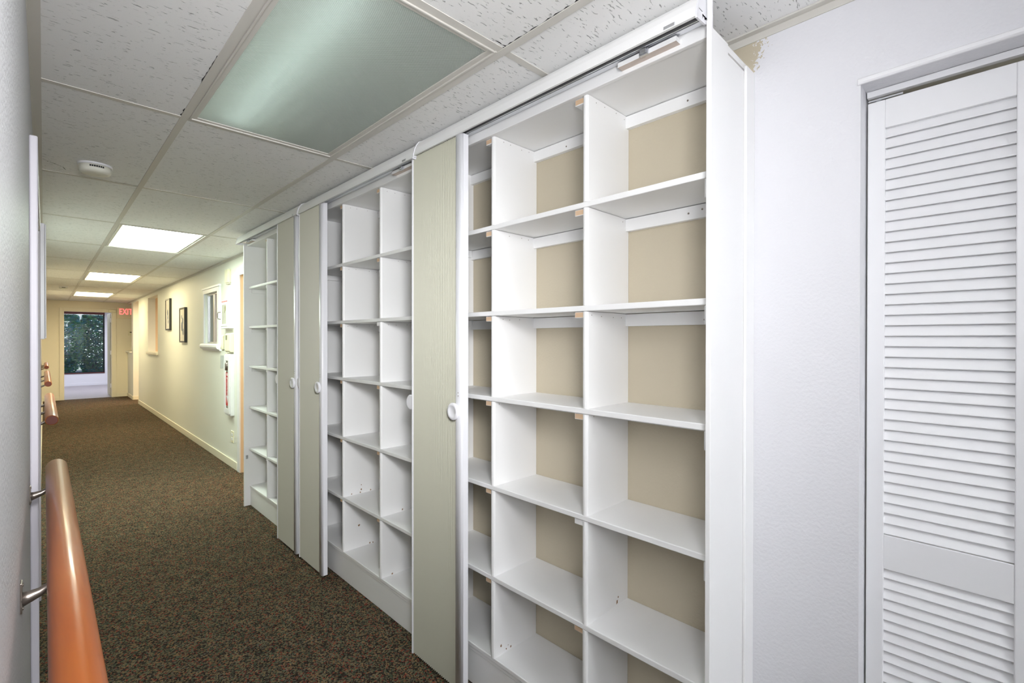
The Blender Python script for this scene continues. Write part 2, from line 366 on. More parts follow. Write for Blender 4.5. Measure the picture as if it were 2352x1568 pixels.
# ------------------------------------------------------------------ baseboards, casings
def baseb(name, runs, m):
    bm = bmesh.new()
    for r in runs: box(bm, *r)
    return struct(name, bm, m, bev=.004)
baseb('baseboard_right', [(XR-.012, XR, 5.68, 13.1, 0, .085), (XR-.012, XR, 14.0, YE-.012, 0, .085), (XR, 4.1, 13.988, 14.0, 0, .085)], M_ctrim)
baseb('baseboard_end', [(XL+.012, .255, YE-.012, YE, 0, .085), (1.26, XR-.012, YE-.012, YE, 0, .085)], M_ctrim)
baseb('baseboard_left', [(XL, XL+.012, YB, 2.08, 0, .085), (XL, XL+.012, 3.66, YE-.012, 0, .085)], M_ctrim)
def casing_y(bm, x0, x1, ya, yb, ztop, w=.07):
    box(bm, x0, x1, ya-w, ya, 0, ztop+w); box(bm, x0, x1, yb, yb+w, 0, ztop+w); box(bm, x0, x1, ya, yb, ztop, ztop+w)
# doorway by the cabinets: white casing, peach jamb
d = bpy.data.objects.new('door_3', None); C.objects.link(d); d.location = (XR, 5.15, 0); d['kind'] = 'structure'
bm = bmesh.new(); casing_y(bm, XR-.014, XR, 4.72, 5.57, 2.065, .085); obj('casing', bm, M_trim, d, .004)
bm = bmesh.new(); box(bm, XR-.012, XR+WT+.01, 5.572, 5.60, 0, 2.075); box(bm, XR-.012, XR+WT+.01, 4.69, 4.718, 0, 2.075); box(bm, XR-.012, XR+WT+.01, 4.718, 5.572, 2.067, 2.085); obj('jamb', bm, M_peach, d)
# door in the left wall: casing on both sides and the leaf between
d = bpy.data.objects.new('door_2', None); C.objects.link(d); d.location = (XL, 2.85, 0); d['kind'] = 'structure'
bm = bmesh.new(); casing_y(bm, XL, XL+.0195, 2.16, 3.58, 1.97, .06); obj('casing', bm, M_lcas, d, .004)
bx('leaf', (XL, XL+.006, 2.16, 3.58, .012, 1.97), M_ctrim, d, .002)
# doorway at the corridor's end, its door swung into the room behind
d = bpy.data.objects.new('door_4', None); C.objects.link(d); d.location = (.75, YE, 0); d['kind'] = 'structure'
bm = bmesh.new(); box(bm, .255, .32, YE-.016, YE, 0, 2.12); box(bm, 1.186, 1.259, YE-.016, YE, 0, 2.12); box(bm, .32, 1.186, YE-.016, YE, 2.047, 2.12); obj('casing', bm, M_ctrim, d, .005)
bm = bmesh.new(); box(bm, .32, .335, YE-.01, YE+WT, 0, 2.047); box(bm, 1.171, 1.186, YE-.01, YE+WT, 0, 2.047); box(bm, .335, 1.171, YE-.01, YE+WT, 2.035, 2.047); obj('jamb', bm, M_ctrim, d)
leaf = bx('leaf', (1.163, 1.2, YE+WT+.01, YE+.97, .012, 2.03), mat('olive_door_edge', srgb(176, 168, 134), .45), d, .002)
for z in (.22, 1.02, 1.80): bx('hinge', (1.155, 1.172, YE+WT-.01, YE+WT+.02, z, z+.10), M_plast, leaf)
# ledges of the pass-throughs
bm = bmesh.new(); box(bm, XR-.035, XR+WT+.02, 10.63, 11.82, 1.105, 1.156); struct('trim_1', bm, M_ctrim, bev=.012)
bm = bmesh.new(); box(bm, XR-.045, XR+WT+.02, 14.22, YE-.001, 1.075, 1.115); struct('trim_2', bm, M_ctrim, bev=.012)

# ------------------------------------------------------------------ bifold louvred closet door (right)
d = bpy.data.objects.new('door_1', None); C.objects.link(d); d.location = (XR, -.3, 0); d['kind'] = 'structure'
DX = XR+.066                                                        # front of the leaves, set back in the opening
bm = bmesh.new(); prism(bm, [(XR-.009, ZD+.001), (XR-.006, ZD-.003), (XR, ZD-.003), (XR, ZD+.013), (XR-.005, ZD+.013), (XR-.009, ZD+.009)], 'y', -1.0, DJ+.006); obj('head_moulding', bm, M_trim, d, .002)
bx('track_fascia', (DX-.004, DX+.012, -.98, DJ-.003, 2.026, ZD-.001), M_trim, d, .001)
bx('track', (DX+.013, DX+.045, -.98, DJ-.003, 2.030, ZD-.001), M_alu, d)
bx('pivot_bracket', (DX+.008, DX+.03, DJ-.075, DJ-.004, 2.0185, 2.0225), M_alu, d)
bx('pivot_pin', (DX+.014, DX+.024, DJ-.03, DJ-.02, 2.013, 2.026), M_alu, d)
M_louv = mat('white_louvre_paint', srgb(240, 240, 242), .36, bump=(50, .05, .001))
ST, LW = .0365, .305
def bifold_leaf(yr):                                                # yr: right (far) edge, runs towards -Y
    y1, y0 = yr, yr-LW
    lf = bx('stile', (DX, DX+.028, y1-ST, y1, .02, 2.013), M_louv, d, .002)
    lf.name = 'bifold_leaf'
    bx('stile', (DX, DX+.028, y0, y0+ST, .02, 2.013), M_louv, lf, .002)
    a, b = y0+ST, y1-ST
    for z0, z1 in ((1.9405, 2.013), (.8115, .8985), (.02, .14)): bx('rail', (DX+.001, DX+.027, a, b, z0, z1), M_louv, lf, .001)
    bm = bmesh.new(); pitch = .0268
    for zt, zb in ((1.9405, .8985), (.8115, .14)):
        n = round((zt-zb)/pitch); p = (zt-zb)/n
        for i in range(n):
            z = zt-p*i
            # each slat leans out at its lower edge
            prism(bm, [(DX+.0185, z+.009), (DX+.0235, z+.009), (DX+.0095, z-p+.0022), (DX+.0045, z-p+.0022), (DX+.004, z-p+.004), (DX+.012, z-.0005)], 'y', a, b)
    obj('louvre_slats', bm, M_louv, lf)
bifold_leaf(DJ-.004); bifold_leaf(DJ-.004-LW-.004)

# ------------------------------------------------------------------ wall shelving
XS, XF = 1.235, 1.197
SH = [1.838, 1.507, 1.178, .836, .487]
ZTOP, ZBOT, TH = 2.178, .170, .018
VAL = [(1.150, 2.196), (1.152, 2.206), (1.157, 2.226), (1.166, 2.246), (1.179, 2.262), (1.196, 2.272), (1.216, 2.277), (1.218, 2.273), (1.197, 2.268), (1.182, 2.258), (1.170, 2.243), (1.161, 2.224), (1.156, 2.205), (1.158, 2.196)]
def rounded_front(y0, y1, x0, x1, r=.008):
    return [(x1, y0), (x1, y1), (x0+r, y1), (x0+r*.3, y1-r*.3), (x0, y1-r), (x0, y0+r), (x0+r*.3, y0+r*.3), (x0+r, y0)]
def shelving(ya, yb, divs, label, near_end=False, far_end=False, door=None, blocks=(), dz=0, vext=(0, 0)):
    root = thing('shelving_cabinet', ((XF+XR)/2, (ya+yb)/2, 0), label, 'shelving', 'white wall shelving cabinets with folding doors')
    t = .012 if near_end else .016
    # side panels
    bm = bmesh.new()
    if near_end:
        prism(bm, [(XF, 0), (XR, 0), (XR, 2.155), (1.302, 2.155), (1.302, 2.183), (1.206, 2.183), (1.206, 2.262), (XF, 2.262)], 'y', ya, ya+t); y_in0 = ya+t
    else:
        box(bm, XS, XR, ya, ya+t, 0, 2.19); y_in0 = ya+t
    sp = obj('side_panel', bm, M_cab, root, .0015)
    if near_end:
        bx('wall_trim', (1.412, XR, ya-.008, ya, 0, 2.168), M_cab, root, .002)
        bx('edge_strip', (XF-.003, XF+.004, ya-.001, ya+t, 0, 2.20), M_cab, root, .0015)
    bm = bmesh.new()
    box(bm, XF if far_end else XS, XR, yb-t, yb, 0, 2.20 if far_end else 2.19); obj('side_panel', bm, M_cab, root, .0015)
    y_in1 = yb-t
    if far_end: bx('latch_plate', (XF+.012, XF+.03, yb-t-.003, yb-t, .395, .425), M_alu, root)
    # top, bottom, kick, shelves
    bx('top_panel', (XS, XR, y_in0, y_in1, ZTOP, ZTOP+TH), M_cab, root)
    bx('bottom_shelf', (XS+.004, XR, y_in0, y_in1, ZBOT-TH, ZBOT), M_cab, root, .003)
    bm = bmesh.new(); box(bm, XS+.010, XS+.022, y_in0, y_in1, .001, .136); box(bm, XS+.007, XS+.022, y_in0, y_in1, .138, ZBOT-TH); obj('kick_board', bm, M_cab, root, .0015)
    for z in SH: bx('shelf', (XS, XR, y_in0, y_in1, z-TH, z), M_cab, root, .0025)
    tops = [ZTOP]+[z-TH for z in SH]; bots = SH+[ZBOT]
    cells = [(y_in0, divs[0][0])]+[(divs[i][1], divs[i+1][0]) for i in range(len(divs)-1)]+[(divs[-1][1], y_in1)]
    for zt, zb in zip(tops, bots):
        for d0, d1 in divs:
            bm = bmesh.new(); prism(bm, rounded_front(d0, d1, XS-.001, XR-.001), 'z', zb, zt-.0012)
            for xs in (XS+.035, XS+.09, XS+.15, XS+.205):
                if random.random() < .8: lathe(bm, (xs+random.uniform(-.015, .015), d0-.0001, zt-.013+random.uniform(-.003, .003)), (0, -1, 0), [(0, .0017), (.0003, .0015)], 8, 1)
            obj('divider', bm, [M_cab, M_steel], root)
            # cleat under the shelf on the far side of the divider, front end bare wood
            c = bx('shelf_cleat', (XS+.007, XR-.02, d1, d1+.036, zt-.021, zt-.001), M_cab, root, .002)
            if random.random() < .9 or zt == ZTOP:
                c.data.materials.append(M_wood); c.data.polygons[5].material_index = 1; c.modifiers[0].material = 0
                bm2 = bmesh.new(); bm2.from_mesh(c.data); bm2.faces.ensure_lookup_table()
                for f in bm2.faces:
                    f.material_index = 1 if f.normal.x < -.9 or f.calc_center_median().x+base(root).x < XS+.008 else 0
                bm2.to_mesh(c.data); bm2.free()
        for a, b in cells:
            bm = bmesh.new(); box(bm, XR-.018, XR-.0005, a, b, zt-.044, zt-.0025)
            for f in (.30, .38) if zt < 2 else (.5,):
                lathe(bm, (XR-.0181, a+(b-a)*f+random.uniform(-.05, .05), zt-.024+random.uniform(-.006, .006)), (-1, 0, 0), [(0, .0032), (.0006, .003)], 10, 1)
            obj('back_rail', bm, [M_cab, M_steel], root)
        if zt < 2:
            bx('side_cleat', (XS+.02, XR-.019, y_in1-.012, y_in1, zt-.034, zt-.001), M_cab, root, .002)
            bx('side_cleat', (XS-.0005, XR-.019, y_in0, y_in0+(.022 if near_end else .014), zt-.052, zt-.001), M_cab, root, .003)
    # header, sliding track and valance
    bm = bmesh.new(); box(bm, XS-.016, XS, y_in0, y_in1, ZTOP-.003, 2.236); obj('header', bm, M_cab, root, .002)
    ta, tb = ya-.002+vext[0]+.004, yb+vext[1]-.004
    if near_end: ta = ya+t+.003
    bm = bmesh.new(); box(bm, 1.178, 1.2145, ta, tb, 2.2075, 2.212); box(bm, 1.178, 1.181, ta, tb, 2.2005, 2.2075); box(bm, 1.190, 1.198, ta, tb, 2.2035, 2.2075); obj('track', bm, M_alu, root)
    bx('track_slot', (1.158, 1.178, ta, tb, 2.216, 2.218), M_slot, root)
    bm = bmesh.new(); prism(bm, [(x, z+dz) for x, z in VAL], 'y', ya+vext[0], yb+vext[1], 0, False); v = obj('valance', bm, M_cab, root)
    for ye, s in ((ya+vext[0], -1), (yb+vext[1], 1)):
        cap = [(x-(.0025 if x < 1.19 else 0), z+dz+(.0015 if z > 2.26 else 0)) for x, z in VAL[:7]]+[(1.222, 2.279+dz), (1.222, 2.208+dz), (1.196, 2.193+dz), (1.149, 2.190+dz)]
        bm = bmesh.new(); prism(bm, cap, 'y', ye, ye+s*.005); obj('valance_cap', bm, M_plast, root)
    yc = ya+vext[0]+.055
    bx('valance_clip', (1.1495, 1.1520, yc, yc+.03, 2.199+dz, 2.207+dz), M_alu, root)
    for y0, y1 in blocks:
        bm = bmesh.new(); box(bm, 1.195, XS-.016, y0, y1, 2.187, 2.2005); bm.faces.ensure_lookup_table(); bm.faces[0].material_index = 1
        b = obj('track_block', bm, [M_cab, M_under], root)
        bm = bmesh.new(); box(bm, 1.186, 1.195, (y0+y1)/2-.012, (y0+y1)/2+.014, 2.184, 2.2005); box(bm, 1.181, 1.186, (y0+y1)/2-.008, (y0+y1)/2+.010, 2.188, 2.1995); obj('catch', bm, M_alu, root, .001)
    # concertina folding door, pushed to the far side
    if door:
        d0, d1 = door; z0, z1 = .014, 2.199
        n = 27; bm = bmesh.new(); ya_, yb_ = d0+.042, d1-.010; prof = []
        for i in range(n*2+1):
            yy = ya_+(yb_-ya_)*i/(n*2); prof.append((1.1615 if i % 2 else 1.1745, yy))
        back = [(x+.0165, y) for x, y in prof]
        prism(bm, prof+back[::-1], 'z', z0+.004, z1); fd = obj('folding_door', bm, M_pleat, root)
        pr = []
        for k in range(13):
            a = math.pi*k/12; pr.append((1.168-.012*math.sin(a)**.6, d0+.021-.021*math.cos(a)))
        bm = bmesh.new(); prism(bm, [(1.192, d0)]+pr+[(1.192, d0+.042)], 'z', z0, z1, 0); p = obj('edge_post', bm, M_plast, fd)
        for f in p.data.polygons: f.use_smooth = abs(f.normal.z) < .5 and f.normal.x < -.05
        bm = bmesh.new(); prism(bm, rounded_front(d1-.011, d1, 1.160, 1.192, .004), 'z', z0, z1); obj('edge_post', bm, M_plast, fd)
        bm = bmesh.new(); lathe(bm, (1.1575, d0+.044, 1.115), (-1, 0, 0), [(-.008, .030), (0, .033), (.008, .0345), (.0115, .032), (.0125, .026), (.0125, .0225), (.010, .019), (.0098, 0.001)], 32); obj('knob', bm, M_plast, fd)
        bm = bmesh.new(); lathe(bm, (1.176, d1+.016, 1.119), (-1, 0, 0), [(0, .030), (.003, .034), (.009, .034), (.012, .029)], 32); obj('knob', bm, M_plast, fd)
        for z in (1.178, 1.190):
            bm = bmesh.new(); lathe(bm, (1.1561, d0+.018, z), (-1, 0, 0), [(0, .0022), (.0006, .002)], 10); obj('screw', bm, M_steel, fd)
    return root
CABS = []
CABS.append(shelving(.512, 1.785, [(.922, .942), (1.362, 1.382)], 'tall white shelving cabinet nearest the louvred door, tan wall showing behind its open shelves', near_end=True, door=(1.466, 1.823), blocks=[(.605, .785)], vext=(.02, .004)))
CABS.append(shelving(1.795, 3.125, [(2.224, 2.244), (2.655, 2.675)], 'middle white shelving cabinet between the two others, two columns of cubbies showing', door=(2.772, 3.130), blocks=[(1.85, 2.05)], dz=-.007, vext=(.004, -.004)))
CABS.append(shelving(3.135, 4.445, [(3.545, 3.565), (3.968, 3.988)], 'white shelving cabinet at the far end of the row, next to the doorway', far_end=True, door=(3.172, 3.530), blocks=[(4.20, 4.36)], dz=-.003, vext=(-.002, .035)))

# chipped paint along some divider feet, and a torn patch
M_chip = mat('chipped_brown_board', srgb(150, 118, 92), .8)
def chips(cab, di, spots):
    dv = [c for c in cab.children if c.name.startswith('divider')][di]
    bm = bmesh.new(); rnd = random.Random(di)
    lo = min(v.co.y for v in dv.data.vertices)+base(dv).y; zb = min(v.co.z for v in dv.data.vertices)+base(dv).z
    for x, dz, r in spots:
        n = 9; ctr = Vector((x, lo-.0004, zb+dz)); vs = []
        for k in range(n):
            a = 2*math.pi*k/n; q = r*rnd.uniform(.5, 1.2); vs.append(bm.verts.new(ctr+Vector((math.cos(a)*q*.8, 0, math.sin(a)*q))))
        bm.faces.new(vs)
    obj('chipped_paint', bm, M_chip, dv)
chips(CABS[0], 11, [(1.272, .035, .006), (1.30, .012, .004), (1.31, .022, .003), (1.325, .010, .005)])
chips(CABS[0], 8, [(1.405, .012, .008), (1.412, .026, .005)])
chips(CABS[1], 9, [(1.285, .008, .005), (1.34, .006, .006), (1.345, .022, .006), (1.345, .05, .004), (1.405, .008, .006)])
chips(CABS[1], 8, [(1.36, .010, .006)])
chips(CABS[1], 10, [(1.30, .006, .006)])
chips(CABS[1], 11, [(1.40, .006, .006), (1.42, .005, .005), (1.33, .13, .010)])
bm = bmesh.new(); rnd = random.Random(3); vs = [bm.verts.new((.918+rnd.uniform(.004, .007)*math.cos(a), 1.785+rnd.uniform(.003, .006)*math.sin(a), .004+rnd.uniform(0, .003))) for a in [i*math.pi/4 for i in range(8)]]
top = bm.verts.new((.918, 1.785, .010))
for i in range(8): bm.faces.new((vs[i], vs[(i+1) % 8], top))
tag(obj('paper_scrap', bm, M_plast, None, 0, (.918, 1.785, .001)), 'tiny white scrap lying on the carpet before the cabinets', 'scrap')

# ------------------------------------------------------------------ ceiling lights
def troffer(k, panel, label, unlit=False):
    y0, y1 = Y0+TY*k+hw, Y0+TY*(k+1)-hw; x0, x1 = XA+hw, XB-hw
    root = thing('ceiling_light', ((x0+x1)/2, (y0+y1)/2, ZC), label, 'ceiling light', 'recessed fluorescent ceiling panels')
    w = .026
    bm = bmesh.new()
    for a, b, c, e in ((x0, x0+w, y0, y1), (x1-w, x1, y0, y1), (x0+w, x1-w, y0, y0+w), (x0+w, x1-w, y1-w, y1)):
        box(bm, a, b, c, e, ZC+.002, ZC+.010); 
    for a, b, c, e in ((x0+.003, x0+.009, y0, y1), (x1-.009, x1-.003, y0, y1), (x0+.009, x1-.009, y0+.003, y0+.009), (x0+.009, x1-.009, y1-.009, y1-.003)):
        box(bm, a, b, c, e, ZC-.003, ZC+.0025)
    obj('frame', bm, M_tee, root, .001)
    bx('diffuser', (x0+w-.003, x1-w+.003, y0+w-.003, y1-w+.003, ZC+.0055, ZC+.0085), panel, root)
    bm = bmesh.new(); box(bm, x0+.002, x1-.002, y0+.002, y1-.002, ZC+.12, ZC+.125)
    for a, b, c, e in ((x0, x0+.003, y0, y1), (x1-.003, x1, y0, y1), (x0, x1, y0, y0+.003), (x0, x1, y1-.003, y1)): box(bm, a, b, c, e, ZC+.0105, ZC+.125)
    obj('housing', bm, M_tee, root)
    if unlit:
        bm = bmesh.new(); tube(bm, [(x0+.15, y0+.06, ZC+.07), (x0+.15, y1-.06, ZC+.07)], .016); obj('tube', bm, M_tube, root)  # glowing tube added inside the switched-off panel to tint its diffuser
    return root
troffer(-1, M_diff, 'large ceiling light panel that is off, nearest, above the shelving', True)
troffer(2, M_lit[0], 'lit white ceiling panel largest in view, beyond the unlit one')
troffer(5, M_lit[1], 'lit ceiling panel in the middle of the three glowing ones')
troffer(8, M_lit[2], 'lit ceiling panel farthest down the corridor, before the exit sign')
troffer(-4, M_back, 'unseen lit ceiling panel added behind the camera')  # unseen panel continuing the row, added to brighten the near end

# smoke detectors
def detector(x, y, r, label):
    root = thing('smoke_detector', (x, y, ZC), label, 'smoke detector', 'round ceiling smoke detectors')
    bm = bmesh.new(); lathe(bm, (x, y, ZC+.006), (0, 0, -1), [(0, r*1.02), (.010, r*1.02), (.012, r*.98)], 40); obj('mounting_ring', bm, M_plast, root)
    bm = bmesh.new(); lathe(bm, (x, y, ZC-.006), (0, 0, -1), [(0, r*.95), (.024, r*.93), (.032, r*.86), (.036, r*.70), (.037, r*.3)], 40); obj('cover', bm, M_dcov, root)
    bm = bmesh.new()
    for i in range(7):
        a = -1.9+.13*i; c = Vector((math.cos(a), math.sin(a))); t = Vector((-c.y, c.x)); q = Vector((x, y))+c*r*.955
        for s0, s1, z0, z1 in ((-.004, .003, ZC-.020, ZC-.011),): 
            vs = [bm.verts.new((*(q+t*s), z)) for s, z in ((s0, z0), (s1, z0), (s1, z1), (s0, z1))]; bm.faces.new(vs)
    obj('vent_slots', bm, M_slot, root)
detector(.190, 3.24, .068, 'white round smoke detector on the ceiling tiles near the handrail wall')
detector(.24, 11.1, .055, 'small pale smoke detector far down the ceiling, beside the farthest lit panels')

# ------------------------------------------------------------------ handrails on the left wall
def handrail(y0, y1, label, brackets):
    RX, RZ, RR = .030, .968, .027
    root = thing('handrail', (XL, (y0+y1)/2, RZ), label, 'handrail', 'round wooden handrails on the left wall')
    bm = bmesh.new(); n = 32
    ys = [y0, y0+.0006, y0+.006, y1-.006, y1-.0006, y1]; rs = [RR-.004, RR-.0025, RR, RR, RR-.0025, RR-.004]
    tube(bm, [(RX, y, RZ) for y in ys], rs, n, 0, False); obj('rail', bm, M_rail, root)
    for ye, s in ((y0, -1), (y1, 1)):
        bm = bmesh.new(); lathe(bm, (RX, ye, RZ), (0, s, 0), [(-.001, RR-.004), (.0004, RR-.0045)], n); obj('rail_end', bm, M_endred, root)
    for y in brackets:
        bm = bmesh.new(); prism(bm, [(y-.011, .912), (y+.011, .912), (y+.013, .922), (y+.011, .966), (y-.011, .966), (y-.013, .922)], 'x', XL, XL+.003)
        br = obj('bracket', bm, M_steel, root, .001)
        bm = bmesh.new(); tube(bm, [(XL+.002, y, .934), (XL+.012, y, .936), (XL+.026, y, .940), (XL+.037, y, .947), (XL+.044, y, .955)], [.013, .0105, .008, .0065, .0065], 12); obj('arm', bm, M_steel, br)
        for z in (.918, .960):
            bm = bmesh.new(); lathe(bm, (XL+.003, y, z), (1, 0, 0), [(0, .004), (.0015, .003)], 10); obj('screw', bm, M_steel, br)
handrail(.16, 2.23, 'orange wooden handrail in the foreground, largest of the handrails on the left wall', (.44, 1.22, 2.0))
handrail(3.52, 5.0, 'second wooden handrail along the left wall, beyond the white wall box', (3.66, 4.15, 4.62))
handrail(6.4, 8.6, 'third wooden handrail along the left wall, just above the second in view', (6.55, 7.35, 8.2))
handrail(10.15, 11.7, 'smallest, most distant wooden handrail on the left wall', (10.3, 10.9, 11.5))
# white box on the left wall
root = thing('wall_box', (XL, 3.85, 1.40), 'narrow white box mounted on the left wall above the second handrail', 'wall box')
bx('body', (XL, XL+.036, 3.60, 4.10, 1.397, 2.02), M_plast, root, .003)
bx('door', (XL+.0365, XL+.042, 3.605, 4.095, 1.402, 2.015), M_plast, root, .002)
for z in (1.42, 1.46): bx('screw', (XL+.008, XL+.013, 3.597, 3.60, z, z+.006), M_black, root)

# ------------------------------------------------------------------ fittings on the far right wall
# pass-through window with sliding panes
w = bpy.data.objects.new('window_1', None); C.objects.link(w); w.location = (XR, 6.78, 1.65); w['kind'] = 'structure'
a, b, z0, z1 = 6.46, 7.10, 1.345, 1.965
bm = bmesh.new()
for ya, yb, za, zb in ((a-.12, a, z0-.02, z1+.07), (b, b+.05, z0-.02, z1+.07), (a, b, z1, z1+.07)): box(bm, XR-.018, XR, ya, yb, za, zb)
for ya, yb, za, zb in ((a-.10, a-.07, z0-.02, z1+.045), ): box(bm, XR-.024, XR-.018, ya, yb, za, zb)
box(bm, XR-.028, XR, a-.126, b+.056, z1+.05, z1+.076); obj('casing', bm, M_trim, w, .004)
bm = bmesh.new(); prism(bm, [(XR, z0-.085), (XR-.018, z0-.085), (XR-.024, z0-.068), (XR-.045, z0-.060), (XR-.055, z0-.040), (XR-.052, z0-.018), (XR-.040, z0-.004), (XR, z0-.001)], 'y', a-.127, b+.057); obj('sill', bm, M_trim, w)
bm = bmesh.new()
for ya, yb, za, zb in ((a, a+.02, z0, z1), (b-.04, b, z0, z1), (a+.02, b-.04, z0, z0+.02), (a+.02, b-.04, z1-.02, z1), (6.74, 6.79, z0+.02, z1-.02)): box(bm, XR+.02, XR+.05, ya, yb, za, zb)
obj('sash', bm, M_alu, w, .002)
bx('pane', (XR+.034, XR+.038, 6.79, b-.04, z0+.02, z1-.02), M_dglass, w); bx('pane', (XR+.030, XR+.033, a+.02, 6.74, z0+.02, z1-.02), M_glass, w)

def picture(y0, y1, z0, z1, dep, label, strokes):
    root = thing('framed_picture', (XR, (y0+y1)/2, z0), label, 'picture', 'black framed pictures on the right wall')
    fwid = .022; x0, x1 = XR-dep, XR
    bm = bmesh.new()
    for ya, yb, za, zb in ((y0, y0+fwid, z0, z1), (y1-fwid, y1, z0, z1), (y0+fwid, y1-fwid, z0, z0+fwid), (y0+fwid, y1-fwid, z1-fwid, z1)): box(bm, x0, x1, ya, yb, za, zb)
    obj('frame', bm, M_black, root, .002)
    bx('mat_board', (x0+.008, x0+.012, y0+fwid, y1-fwid, z0+fwid, z1-fwid), M_paper, root)
    bm = bmesh.new(); cy, cz = (y0+y1)/2, (z0+z1)/2
    for dy, dz_, r in strokes:
        lathe(bm, (x0+.0079, cy+dy, cz+dz_), (-1, 0, 0), [(0, r), (.0005, r*.9)], 12)
    obj('drawing', bm, M_ink, root)
    bx('glazing', (x0+.004, x0+.0055, y0+fwid, y1-fwid, z0+fwid, z1-fwid), M_glass, root)
picture(9.34, 9.70, 1.545, 2.055, .032, 'black framed picture hanging farther along the right wall, higher of the pair', [(0, -.05, .035), (.02, .03, .05), (-.03, -.12, .03)])
picture(8.18, 8.55, 1.35, 1.857, .034, 'black framed picture on the right wall nearer the sliding window, lower of the pair', [(-.02, .06, .05), (.03, -.02, .07), (-.05, -.10, .05), (.06, .12, .03)])

root = thing('wall_chime', (XR, 5.99, 2.02), 'slim aged beige chime box high on the wall beside the doorway', 'chime')
bx('cover', (XR-.032, XR, 5.92, 6.06, 2.02, 2.17), M_beige, root, .006); bx('base', (XR-.022, XR, 5.93, 6.05, 2.008, 2.02), M_beige, root, .002)

root = thing('alarm_cabinet', (XR, 5.97, 1.52), 'white glazed wall cabinet with a chrome handle, above the phone', 'wall cabinet')
X0 = XR-.058
bx('body', (X0+.006, XR, 5.82, 6.12, 1.515, 1.828), M_trim, root, .003)
bm = bmesh.new()
for ya, yb, za, zb in ((5.855, 5.885, 1.54, 1.80), (6.075, 6.105, 1.54, 1.80), (5.885, 6.075, 1.54, 1.565), (5.885, 6.075, 1.775, 1.80)): box(bm, X0, X0+.0058, ya, yb, za, zb)
dr = obj('door', bm, M_trim, root, .002)
bx('glazing', (X0+.002, X0+.003, 5.885, 6.075, 1.565, 1.775), M_glass, dr)
bm = bmesh.new(); tube(bm, [(X0, 6.112, 1.62), (X0-.025, 6.116, 1.625), (X0-.03, 6.118, 1.64), (X0-.03, 6.118, 1.68), (X0-.025, 6.116, 1.695), (X0, 6.112, 1.70)], .005, 10); obj('handle', bm, M_steel, dr)
bx('back_plate', (X0+.0045, X0+.0055, 5.886, 6.074, 1.566, 1.774), mat('grey_interior', srgb(196, 196, 188), .6), root)
bm = bmesh.new(); lathe(bm, (X0+.0044, 5.945, 1.735), (-1, 0, 0), [(0, .030), (.001, .028)], 20); lathe(bm, (X0+.0044, 5.97, 1.70), (-1, 0, 0), [(0, .018), (.001, .016)], 16); obj('gauge', bm, mat('olive_gauge', srgb(150, 150, 118), .5), root)
bm = bmesh.new()
for i in range(11): box(bm, X0+.0052, X0+.006, 5.865+.021*i, 5.865+.021*i+.014, 1.805, 1.818)
obj('red_lettering', bm, M_red, root)

root = thing('wall_phone', (XR, 5.90, 1.26), 'cream wall telephone between the two white wall cabinets', 'telephone')
X0 = XR-.045
bm = bmesh.new(); prism(bm, [(XR, 1.258), (X0+.012, 1.258), (X0, 1.272), (X0+.006, 1.45), (X0+.012, 1.463), (XR, 1.465)], 'y', 5.815, 6.00); obj('body', bm, M_beige, root, .006)
bx('display', (X0-.001, X0+.006, 5.93, 5.965, 1.39, 1.44), mat('grey_display', srgb(120, 118, 90), .3), root)
bm = bmesh.new(); tube(bm, [(X0-.006, 6.02, 1.275), (X0-.018, 6.02, 1.295), (X0-.012, 6.02, 1.36), (X0-.018, 6.02, 1.425), (X0-.006, 6.02, 1.445)], [.013, .019, .013, .019, .013], 12); obj('handset', bm, M_beige, root)
bm = bmesh.new(); tube(bm, [(X0+.01+.004*math.cos(i*1.1), 6.00-.012*i, 1.250-.010*math.sin(i*.36)+.003*math.sin(i*1.1)) for i in range(12)], .003, 8); obj('cord', bm, M_beige, root)

root = thing('extinguisher_cabinet', (XR, 5.90, .57), 'tall white fire extinguisher cabinet with a red arrow panel, beside the doorway', 'extinguisher cabinet')
X0 = XR-.060; a, b, z0, z1 = 5.80, 6.03, .570, 1.238
bm = bmesh.new()
box(bm, X0+.022, XR, a, b, z0, z1); obj('body', bm, M_trim, root, .004)
bm = bmesh.new(); pa, pb, pz0, pz1 = a+.055, b-.07, .645, 1.165
for ya, yb, za, zb in ((a+.012, pa, z0+.022, z1-.022), (pb, b-.004, z0+.022, z1-.022), (pa, pb, z0+.022, pz0), (pa, pb, pz1, z1-.022)): box(bm, X0+.010, X0+.0215, ya, yb, za, zb)
dr = obj('door', bm, M_trim, root, .002)
bx('backing', (X0+.018, X0+.0195, pa, pb, pz0, pz1), mat('smoky_window', srgb(112, 108, 92), .3), dr)
bx('red_panel', (X0+.0155, X0+.0175, pa+.002, pb-.002, .675, 1.035), M_red, dr)
bm = bmesh.new(); cy = (pa+pb)/2
prism(bm, [(cy-.016, .985), (cy+.016, .985), (cy+.016, .78), (cy+.036, .78), (cy, .70), (cy-.036, .78), (cy-.016, .78)], 'x', X0+.0148, X0+.0155); obj('arrow', bm, M_plast, dr)
text('lettering', 'FIRE', .042, M_plast, dr, (X0+.0152, cy, 1.01), (math.pi/2, 0, -math.pi/2), .8)
text('lettering', 'EXTINGUISHER', .026, M_red, dr, (X0+.0145, cy, .875), Matrix(((0, 0, -1), (0, -1, 0), (-1, 0, 0))), 1.0)
bm = bmesh.new(); tube(bm, [(X0+.017, cy, 1.06), (X0+.017, cy, 1.13), (X0+.017, cy, 1.15)], [.022, .022, .008], 14); obj('extinguisher_top', bm, M_steel, dr)
